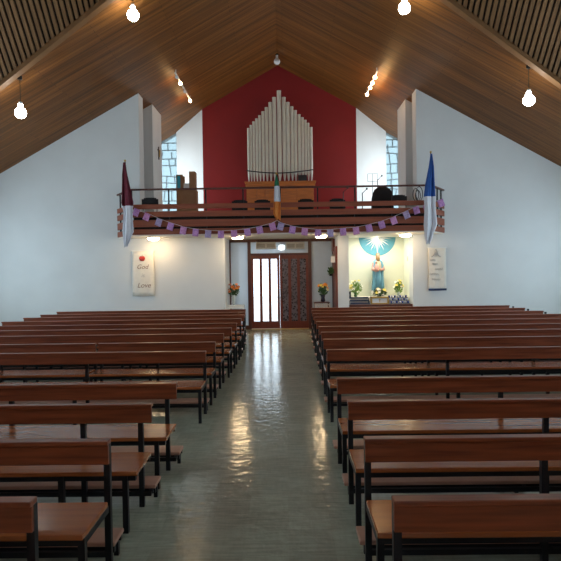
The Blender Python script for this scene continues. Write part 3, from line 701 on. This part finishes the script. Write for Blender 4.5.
# ------------------------------------------------------------ banners on the wall
def banner(name, xa, xb, ya, yb, label):
    a = at(xa, ya, DW-0.03); b = at(xb, yb, DW-0.03)
    t = thing(name, ((a.x+b.x)/2, DW-0.03, b.z), label, 'banner')
    q = MB(); n = 10; vs = []
    for r in range(n+1):
        for j in range(n+1):
            vs.append((a.x+(b.x-a.x)*j/n, DW-0.035+0.012*math.sin(j*1.3)*(r/n), a.z+(b.z-a.z)*r/n))
    q.v = vs
    for r in range(n):
        for j in range(n): q.f.append((r*(n+1)+j, r*(n+1)+j+1, (r+1)*(n+1)+j+1, (r+1)*(n+1)+j)); q.mi.append(0)
    o = q.build('cloth', 'banner_cloth', t, smooth=True); sm = o.modifiers.new('thickness', 'SOLIDIFY'); sm.thickness = 0.008
    MB().tube([(a.x-0.03, DW-0.035, a.z), (b.x+0.03, DW-0.035, a.z)], 0.012).build('hanging_rod', 'white_paint', t)
    return t, a, b
t, a, b = banner('apple_banner', 131.7, 154.5, 251, 296, 'cream cloth banner with a red apple and dark script on the left wall')
yy = DW-0.062
cx = (a.x+b.x)/2
c = at(141.7, 258.5, yy)
q = MB(); q.lathe((c.x, yy+0.01, c.z), [(0.001, -0.075), (0.05, -0.07), (0.085, -0.02), (0.09, 0.02), (0.06, 0.065), (0.02, 0.05)], 18, sy=0.2); ap = q.build('apple', 'apple_red', t, smooth=True)
MB().tube([(c.x, yy, c.z+0.05), (c.x+0.015, yy, c.z+0.11)], 0.007, 6).build('stalk', 'ink', ap)
lettering('God', 0.185, (at(142, 267, yy).x, yy, at(142, 267, yy).z), 'ink', t)
lettering('is', 0.16, (at(142.5, 275.5, yy).x, yy, at(142.5, 275.5, yy).z), 'grey_ink', t)
lettering('Love', 0.2, (at(143.5, 285.5, yy).x, yy, at(143.5, 285.5, yy).z), 'ink', t)
t, a, b = banner('blue_edged_banner', 427.5, 446, 248, 290, 'white cloth banner with a faint tent-shaped emblem and dark blue hem on the right wall')
MB().box((a.x, DW-0.066, b.z-0.01), (b.x, DW-0.05, b.z+0.05)).build('hem', 'navy', t)
q = MB(); e = at(435.5, 253.5, yy)
for s_ in (-1, 1):
    q.tube([(e.x+s_*0.01, yy, e.z+0.12), (e.x+s_*0.06, yy, e.z-0.05), (e.x+s_*0.13, yy, e.z-0.10)], 0.012, 6)
    q.tube([(e.x+s_*0.0, yy, e.z+0.05), (e.x+s_*0.03, yy, e.z-0.09)], 0.01, 6)
q.tube([(e.x-0.05, yy, e.z-0.02), (e.x+0.05, yy, e.z-0.02)], 0.01, 6)
q.build('emblem', 'grey_ink', t)
q = MB(); rr = random.Random(5)
for (xa_, xb_, y_) in ((429.5, 435, 260), (432, 437, 264), (434.5, 442.5, 269), (429.5, 438, 274), (432, 440, 279.5)):
    n = 14; q.tube([at(xa_+(xb_-xa_)*i/n, y_+1.2*math.sin(i*2.2+xa_), yy) for i in range(n+1)], 0.006, 5)
q.build('script', 'grey_ink', t)

# ------------------------------------------------------------ heaters above the doors
for i, (xa_, xb_) in enumerate(((256, 276), (286, 304.5))):
    a = at(xa_, 242.3, DS-0.1); b = at(xb_, 249, DS-0.1)
    t = thing('air_heater', ((a.x+b.x)/2, DS-0.06, b.z), 'beige box heater over the %s entrance door leaf' % ('left, bright' if i == 0 else 'right, dark'), 'heater', 'heaters over the entrance doors')
    MB().box((a.x, DS-0.16, b.z), (b.x, DS+0.028, a.z)).build('casing', 'heater_beige', t, bevel=0.02)
    w_ = b.x-a.x
    for k in (0.06, 0.54):
        q = MB(); [q.box((a.x+w_*k, DS-0.172, b.z+0.05+j*0.03), (a.x+w_*(k+0.40), DS-0.16, b.z+0.065+j*0.03)) for j in range(4)]
        q.build('grille', 'heater_grille', t)

c = at(281.5, 247.5, 18.7)
t = thing('porch_lamp', (c.x, 18.7, c.z), 'bright porch lamp seen through the glass between the two heaters over the doors', 'lamp')
MB().lathe((c.x, 18.7, c.z), [(0.02, -0.10), (0.09, -0.07), (0.11, 0), (0.09, 0.06), (0.05, 0.09)], 16).build('globe', 'porch_lit', t, smooth=True)
MB().tube([(c.x, 18.7, c.z+0.08), (c.x, 18.7, GZ0)], 0.015).build('stem', 'white_paint', t)
# ------------------------------------------------------------ flowers
def flower_mesh(r):
    q = MB()
    for k in range(7):
        a = 2*PI*k/7; d = Vector((math.cos(a), math.sin(a), 0.5)); s_ = Vector((-math.sin(a), math.cos(a), 0))
        q.add([(0,0,0), d*r*0.6+s_*r*0.32, d*r, d*r*0.6-s_*r*0.32], [(0,1,2,3)])
    q.ball((0,0,r*0.25), r*0.3, 8)
    return q
def bouquet(name, c, vase_h, vase_r, vase_m, R_, Hc, cols, nf, leafm, label, seed=1, fr=0.05, cat='flowers'):
    rn = random.Random(seed); c = Vector(c); t = thing(name, c, label, cat)
    if vase_h:
        MB().lathe(c, [(vase_r*0.6, 0), (vase_r, vase_h*0.15), (vase_r*0.75, vase_h*0.6), (vase_r*1.05, vase_h)], 16).build('vase', vase_m, t, smooth=True)
    q = MB(); ctr = c+Vector((0,0,vase_h+Hc*0.4))
    for i in range(150):
        d = Vector((rn.gauss(0,1), rn.gauss(0,1)*0.7, rn.gauss(0,1))).normalized(); u = rn.uniform(0.35, 1)
        p = ctr + Vector((d.x*R_, d.y*R_*0.8, d.z*Hc*0.6))*u
        dr = (p-c-Vector((0,0,vase_h*0.8))).normalized(); sd = dr.cross(Vector((rn.random(), rn.random(), rn.random()))).normalized()
        l = rn.uniform(0.05, 0.10)
        q.add([p-dr*l*0.5, p+sd*l*0.22, p+dr*l*0.6, p-sd*l*0.22], [(0,1,2,3)])
    for i in range(8):
        a = rn.uniform(0, 2*PI); q.tube([c+Vector((0,0,vase_h*0.7)), ctr+Vector((math.cos(a)*R_*0.6, math.sin(a)*R_*0.5, rn.uniform(-0.1, 0.5)*Hc))], 0.004, 4)
    fo = q.build('foliage', leafm, t)
    fo['kind'] = 'stuff'
    for i in range(nf):
        a = rn.uniform(-PI, 0) if i % 3 else rn.uniform(0, PI); e = rn.uniform(-0.15, 1.1)
        p = ctr + Vector((math.cos(a)*math.cos(e)*R_*0.95, math.sin(a)*math.cos(e)*R_*0.8, math.sin(e)*Hc*0.65))
        q = flower_mesh(fr*rn.uniform(0.8, 1.2)); d = (p-c-Vector((0,0,vase_h*0.5))).normalized()
        rot = Vector((0,0,1)).rotation_difference(Vector((d.x, d.y-0.6, d.z)).normalized()).to_matrix()
        q.v = [tuple(rot @ Vector(v) + p) for v in q.v]
        q.build('flower', cols[i % len(cols)], t)
# left side shelf with flowers
a = at(227.8, 305.5, 16.9); b = at(244.3, 308, 16.9)
t = thing('white_shelf', ((a.x+b.x)/2, 16.95, 0), 'narrow white-topped side table left of the entrance doors', 'table')
zt = at(236, 305.2, 16.9).z
xs0, xs1 = -1.745, at(244.3, 306, 16.9).x
MB().box((xs0, 16.72, zt-0.09), (xs1, 17.1, zt)).build('tabletop', 'white_paint', t, bevel=0.005)
for x in (xs0+0.03, xs1-0.03):
    for y in (16.76, 17.06): MB().box((x-0.018, y-0.018, 0), (x+0.018, y+0.018, zt-0.09)).build('leg', 'white_paint', t)
bouquet('flower_arrangement', (at(233.8, 305, 16.9).x, 16.9, zt), 0.30, 0.05, 'clear_vase', 0.175, 0.34, ['petal_rust', 'petal_rust', 'petal_orange'], 14, 'leaf', 'orange and rust flowers in a clear vase on the white side table', 3, 0.055)
# right: wicker stand and flowers
a = at(314.5, 302, 16.9); b = at(329.5, 308, 16.9)
t = thing('wicker_stand', ((a.x+b.x)/2, 16.9, 0), 'pale slatted wooden stand right of the entrance doors', 'stand')
q = MB(); zt = a.z
MB().box((a.x-0.02, 16.7, zt-0.03), (b.x+0.0, 17.1, zt)).build('top', 'dark_timber', t)
for i in range(7):
    x = a.x+(b.x-a.x-0.03)*i/6; q.box((x, 16.72, zt-0.5), (x+0.04, 16.74, zt-0.03))
for z in (zt-0.06, zt-0.15, zt-0.28, zt-0.5): q.box((a.x, 16.705, z-0.03), (b.x, 16.72, z))
q.build('slatted_front', 'wicker', t)
for x in (a.x+0.02, b.x-0.03):
    for y in (16.76, 17.06): MB().box((x-0.018, y-0.018, 0), (x+0.018, y+0.018, zt-0.03)).build('leg', 'dark_timber', t)
bouquet('flower_arrangement', (at(323, 302, 16.9).x, 16.9, zt), 0.22, 0.07, 'flower_pot_black', 0.16, 0.32, ['petal_orange', 'petal_yellow', 'petal_orange'], 13, 'leaf', 'orange and yellow flowers in a dark pot on the slatted stand', 5, 0.06)
# collection box and trailing plant on the right timber lining
c = at(333.3, 259.5, 16.7)
t = thing('white_box', (SX1-0.1, 16.7, c.z), 'small white wall box on the brown timber lining beside the shrine', 'box')
MB().box((SX1-0.16, 16.62, c.z-0.09), (SX1-0.042, 16.8, c.z+0.09)).build('case', 'white_paint', t, bevel=0.005)
MB().box((SX1-0.12, 16.65, c.z+0.09), (SX1-0.06, 16.75, c.z+0.16)).build('slot_plate', 'heater_grille', t)
c = at(327.5, 272, 17.2)
bouquet('wall_plant', (SX1-0.13, 17.2, c.z-0.12), 0.06, 0.05, 'flower_pot_black', 0.10, 0.22, ['leaf'], 0, 'leaf', 'small green plant fixed to the brown timber lining', 8, cat='plant')

# ------------------------------------------------------------ shrine
SD = 17.27
zt = at(378, 296.3, SD).z
tag(MB().box((1.84, 16.8, 0), (3.67, 17.49, zt)).build('shrine_altar', 'cream_plaster', bevel=0.004), 'cream altar block at the back of the shrine, under the statue', 'altar')
zf = at(378, 304, 16.4).z
tag(MB().box((1.84, 16.24, 0), (3.67, 16.79, zf)).build('shrine_step', 'dark_timber', bevel=0.006), 'dark brown ledge along the front of the shrine alcove', 'ledge')
# framed white box in the centre
a = at(371, 297, 16.35); b = at(389, 304, 16.35)
t = thing('framed_panel', ((a.x+b.x)/2, 16.4, zf), 'small white panel in a gilt frame below the statue', 'panel')
MB().box((a.x+0.03, 16.42, zf), (b.x-0.03, 16.5, a.z-0.03)).build('panel', 'white_paint', t)
q = MB(); q.box((a.x, 16.38, zf), (a.x+0.04, 16.52, a.z)); q.box((b.x-0.04, 16.38, zf), (b.x, 16.52, a.z)); q.box((a.x, 16.38, a.z-0.04), (b.x, 16.52, a.z)); q.box((a.x, 16.38, zf), (b.x, 16.52, zf+0.03))
q.build('frame', 'gold', t)
q = MB(); cx = (a.x+b.x)/2; cz = (a.z+zf)/2; q.box((cx-0.008, 16.41, cz-0.05), (cx+0.008, 16.42, cz+0.05)); q.box((cx-0.03, 16.41, cz+0.01), (cx+0.03, 16.42, cz+0.025)); q.build('cross_mark', 'gold', t)
# two tiered votive stands
def votive(xa_, xb_, label, cm, lab2, grp, full):
    t = thing('votive_stand', ((xa_+xb_)/2, 16.7, zf), label, 'candle stand', 'votive stands in the shrine')
    for k in range(3):
        y = 16.31+0.16*k; z = zf+0.015+0.075*k
        MB().box((xa_, y, z-0.012), (xb_, y+0.15, z+0.003)).build('tier', 'lead', t)
        if not full: MB().box((xa_+0.02, y+0.01, z+0.003), (xb_-0.02, y+0.03, z+0.035)).build('tier_edge', 'navy', t)
    q = MB()
    for x in (xa_+0.005, xb_-0.02): 
        for k in range(3): q.box((x, 16.32+0.16*k, zf), (x+0.015, 16.44+0.16*k, zf+0.005+0.075*k))
    q.build('support', 'lead', t)
    for k in range(3):
        if not full: break
        for j in range(7):
            x = xa_+0.05+(xb_-xa_-0.1)*j/6; c = Vector((x, 16.38+0.16*k, zf+0.019+0.075*k))
            o = MB().lathe(c, [(0.022, 0), (0.030, 0.03), (0.032, 0.062), (0.026, 0.062), (0.02, 0.05)], 10).build('votive_candle', cm if (j+k) % 2 == 0 or not full else 'pale_cup', smooth=True)
            tag(o, lab2 + ', ' + ('front', 'middle', 'back')[k] + ' tier' if (j+k) % 2 == 0 else 'pale glass votive cup on the right candle stand, ' + ('front', 'middle', 'back')[k] + ' tier', 'candle', grp if (j+k) % 2 == 0 or not full else 'pale votive cups on the right stand')
xm0, xm1 = a.x-0.02, b.x+0.02
votive(1.86, xm0, 'tiered candle stand with empty dark rows left of the gilt-framed panel', 'blue_glass_cup', 'dark blue votive cup on the left candle stand of the shrine', 'votive cups on the left stand', False)
votive(xm1, 3.62, 'tiered candle stand full of cups right of the gilt-framed panel', 'blue_glass_cup', 'deep blue votive cup on the right candle stand of the shrine', 'blue votive cups on the right stand', True)
# statue
sx = at(378, 290, SD).x; sb = at(378, 292.5, SD).z; stp = at(378, 253, SD).z; hh = stp-sb
t = thing('statue', (sx, SD, sb-0.08), 'statue of a robed woman in light blue mantle holding a child', 'statue')
MB().box((sx-0.22, SD-0.15, zt), (sx+0.22, SD+0.15, sb)).build('plinth', 'cream_plaster', t, bevel=0.01)
fold = lambda a, z: 1+0.06*math.sin(7*a+z*3)
sc = hh/1.16
MB().lathe((sx, SD, sb), [(0.19*sc, 0), (0.18*sc, 0.1*sc), (0.145*sc, 0.4*sc), (0.135*sc, 0.6*sc), (0.15*sc, 0.8*sc), (0.12*sc, 0.92*sc), (0.045*sc, 0.97*sc)], 32, sy=0.72, fn=fold).build('gown', 'statue_cream', t, smooth=True)
q = MB(); vs = []; n = 26; prof = [(0.24, 0.03), (0.225, 0.2), (0.20, 0.45), (0.20, 0.62), (0.215, 0.78), (0.17, 0.9), (0.10, 0.97)]
for (r, z) in prof:
    for i in range(n+1):
        a_ = -PI/2+0.55 + (2*PI-1.1)*i/n; k = 1+0.05*math.sin(9*a_+5*z)
        vs.append((sx+r*sc*math.cos(a_)*k, SD+r*sc*0.72*math.sin(a_)*k, sb+z*sc))
for r in range(len(prof)-1):
    for i in range(n): q.f.append((r*(n+1)+i, r*(n+1)+i+1, (r+1)*(n+1)+i+1, (r+1)*(n+1)+i)); q.mi.append(0)
q.v = vs; o = q.build('mantle', 'statue_blue', t, smooth=True); o.modifiers.new('thickness', 'SOLIDIFY').thickness = 0.012
MB().lathe((sx, SD-0.10*sc, sb), [(0.12*sc, 0.12*sc), (0.105*sc, 0.4*sc), (0.09*sc, 0.6*sc), (0.05*sc, 0.66*sc)], 24, sy=0.5, fn=fold).build('apron_drape', 'statue_blue', t, smooth=True)
hd = Vector((sx, SD-0.03, sb+1.06*sc))
q = MB(); q.lathe(hd, [(0.001, -0.085*sc), (0.035*sc, -0.07*sc), (0.058*sc, -0.02*sc), (0.062*sc, 0.03*sc), (0.045*sc, 0.07*sc), (0.001, 0.085*sc)], 18)
q.ball(hd+Vector((0, -0.064*sc, -0.008)), 0.012*sc, 6); q.tube([hd+Vector((0,0,-0.12*sc)), hd+Vector((0,0,-0.06*sc))], 0.032*sc, 10)
q.build('head', 'skin', t, smooth=True)
MB().lathe(hd+Vector((0, 0.02*sc, 0.01)), [(0.09*sc, -0.15*sc), (0.075*sc, -0.06*sc), (0.075*sc, 0.03*sc), (0.055*sc, 0.08*sc), (0.001, 0.095*sc)], 18).build('veil', 'hair', t, smooth=True)
for s_ in (-1, 1): MB().tube([(sx+s_*0.15*sc, SD, sb+0.86*sc), (sx+s_*0.19*sc, SD-0.06, sb+0.68*sc), (sx+s_*0.10*sc-0.03, SD-0.17*sc, sb+0.66*sc)], [0.055*sc, 0.06*sc, 0.04*sc], 10).build('sleeve', 'statue_pink', t, smooth=True)
for s_ in (-1, 1):
    q = MB(); hp = Vector((sx+s_*0.085*sc-0.03, SD-0.18*sc, sb+0.665*sc)); q.ball(hp, 0.026*sc, 8)
    for k in range(4): q.tube([hp, hp+Vector((-s_*0.04*sc, -0.02*sc, (k-1.5)*0.012*sc))], 0.007*sc, 5)
    q.tube([hp, hp+Vector((-s_*0.01*sc, -0.01*sc, 0.035*sc))], 0.008*sc, 5)
    q.build('hand', 'skin', t, smooth=True)
cc = Vector((sx-0.07*sc, SD-0.17*sc, sb+0.72*sc))
q = MB(); q.lathe(cc, [(0.085*sc, -0.10*sc), (0.09*sc, 0), (0.06*sc, 0.1*sc), (0.02*sc, 0.13*sc)], 14, sy=0.7); ch = q.build('child', 'statue_pink', t, smooth=True)
MB().ball(cc+Vector((0, 0, 0.165*sc)), 0.045*sc, 12).build('child_head', 'skin', ch, smooth=True)
t.scale = (0.8, 0.85, 1.0)
# flowers
bouquet('flower_arrangement', (at(379, 292, 16.95).x, 16.95, zt), 0.04, 0.06, 'flower_pot_black', 0.22, 0.20, ['petal_white', 'petal_white', 'petal_yellow'], 16, 'leaf', 'low white flowers with dark leaves at the foot of the statue', 11, 0.05)
bouquet('flower_arrangement', (at(355.5, 296, 17.15).x, 17.15, zt), 0.14, 0.05, 'leaf', 0.20, 0.36, ['petal_yellow', 'petal_white', 'petal_yellow'], 11, 'leaf_light', 'tall vase of white and yellow flowers left of the statue', 12, 0.055)
bouquet('flower_arrangement', (at(398.5, 295, 17.1).x, 17.1, zt), 0.14, 0.05, 'clear_vase', 0.13, 0.34, ['petal_yellow', 'petal_yellow', 'petal_white'], 12, 'leaf_light', 'vase of yellow flowers right of the statue', 13, 0.05)
p = at(349.5, 293, 17.05)
t = thing('loudspeaker', (p.x, 17.1, zt), 'small black loudspeaker box at the left corner of the shrine', 'loudspeaker')
MB().box((1.86, 17.02, zt), (1.98, 17.14, zt+0.17)).build('cabinet', 'black_plastic', t, bevel=0.005)
MB().tube([(1.92, 17.018, zt+0.06), (1.92, 17.012, zt+0.06)], 0.04, 14).build('cone', 'lead', t)
# mural: blue half-rosette with white rays
mc = at(377, 237.5, 17.48); Rm = 18.3*17.48/F
mu = thing('ray_mural', (mc.x, 17.49, mc.z-Rm), 'light blue half circle with white sun rays painted above the statue', 'mural')
q = MB(); n = 24; pts = [(mc.x+Rm*math.cos(-PI*i/n), 17.485, mc.z+Rm*math.sin(-PI*i/n)) for i in range(n+1)]
q.prism(pts, (0, 0.012, 0)); q.build('blue_half_disc', 'mural_blue', mu)
q = MB()
for i in range(13):
    a_ = -PI*(i+0.5)/13; rr_ = Rm*(0.80 if i % 2 == 0 else 0.64); da = PI/13*0.48
    if i == 6: rr_ = Rm*1.0
    q.prism([(mc.x, 17.478, mc.z), (mc.x+rr_*0.45*math.cos(a_-da), 17.478, mc.z+rr_*0.45*math.sin(a_-da)), (mc.x+rr_*math.cos(a_), 17.478, mc.z+rr_*math.sin(a_)), (mc.x+rr_*0.45*math.cos(a_+da), 17.478, mc.z+rr_*0.45*math.sin(a_+da))], (0, 0.006, 0))
q.build('rays', 'white_paint', mu)
c = at(376, 240.5, 17.2)
t = thing('shrine_lamp', (c.x, 17.2, c.z), 'bright round lamp above the statue in the shrine', 'lamp')
MB().ball(c, 0.075, 16).build('bulb', 'shrine_lit', t, smooth=True)
MB().tube([(c.x, 17.2, c.z+0.07), (c.x, 17.2, GZ0)], 0.02, 8).build('stem', 'white_paint', t)
l = bpy.data.lights.new('shrine_glow', 'AREA'); l.size = 0.8; l.energy = 26; l.color = (1.0, 0.97, 0.80)
lo = bpy.data.objects.new('shrine_glow', l); COL.objects.link(lo); lo.location = (2.75, 16.75, GZ0-0.03)
# light switch on shrine side wall
c = at(409.5, 257, 16.9)
tag(MB().box((3.665, 16.85, c.z-0.12), (3.679, 16.95, c.z+0.02)).build('wall_switch', 'heater_beige'), 'small grey switch on the right side wall of the shrine', 'switch')
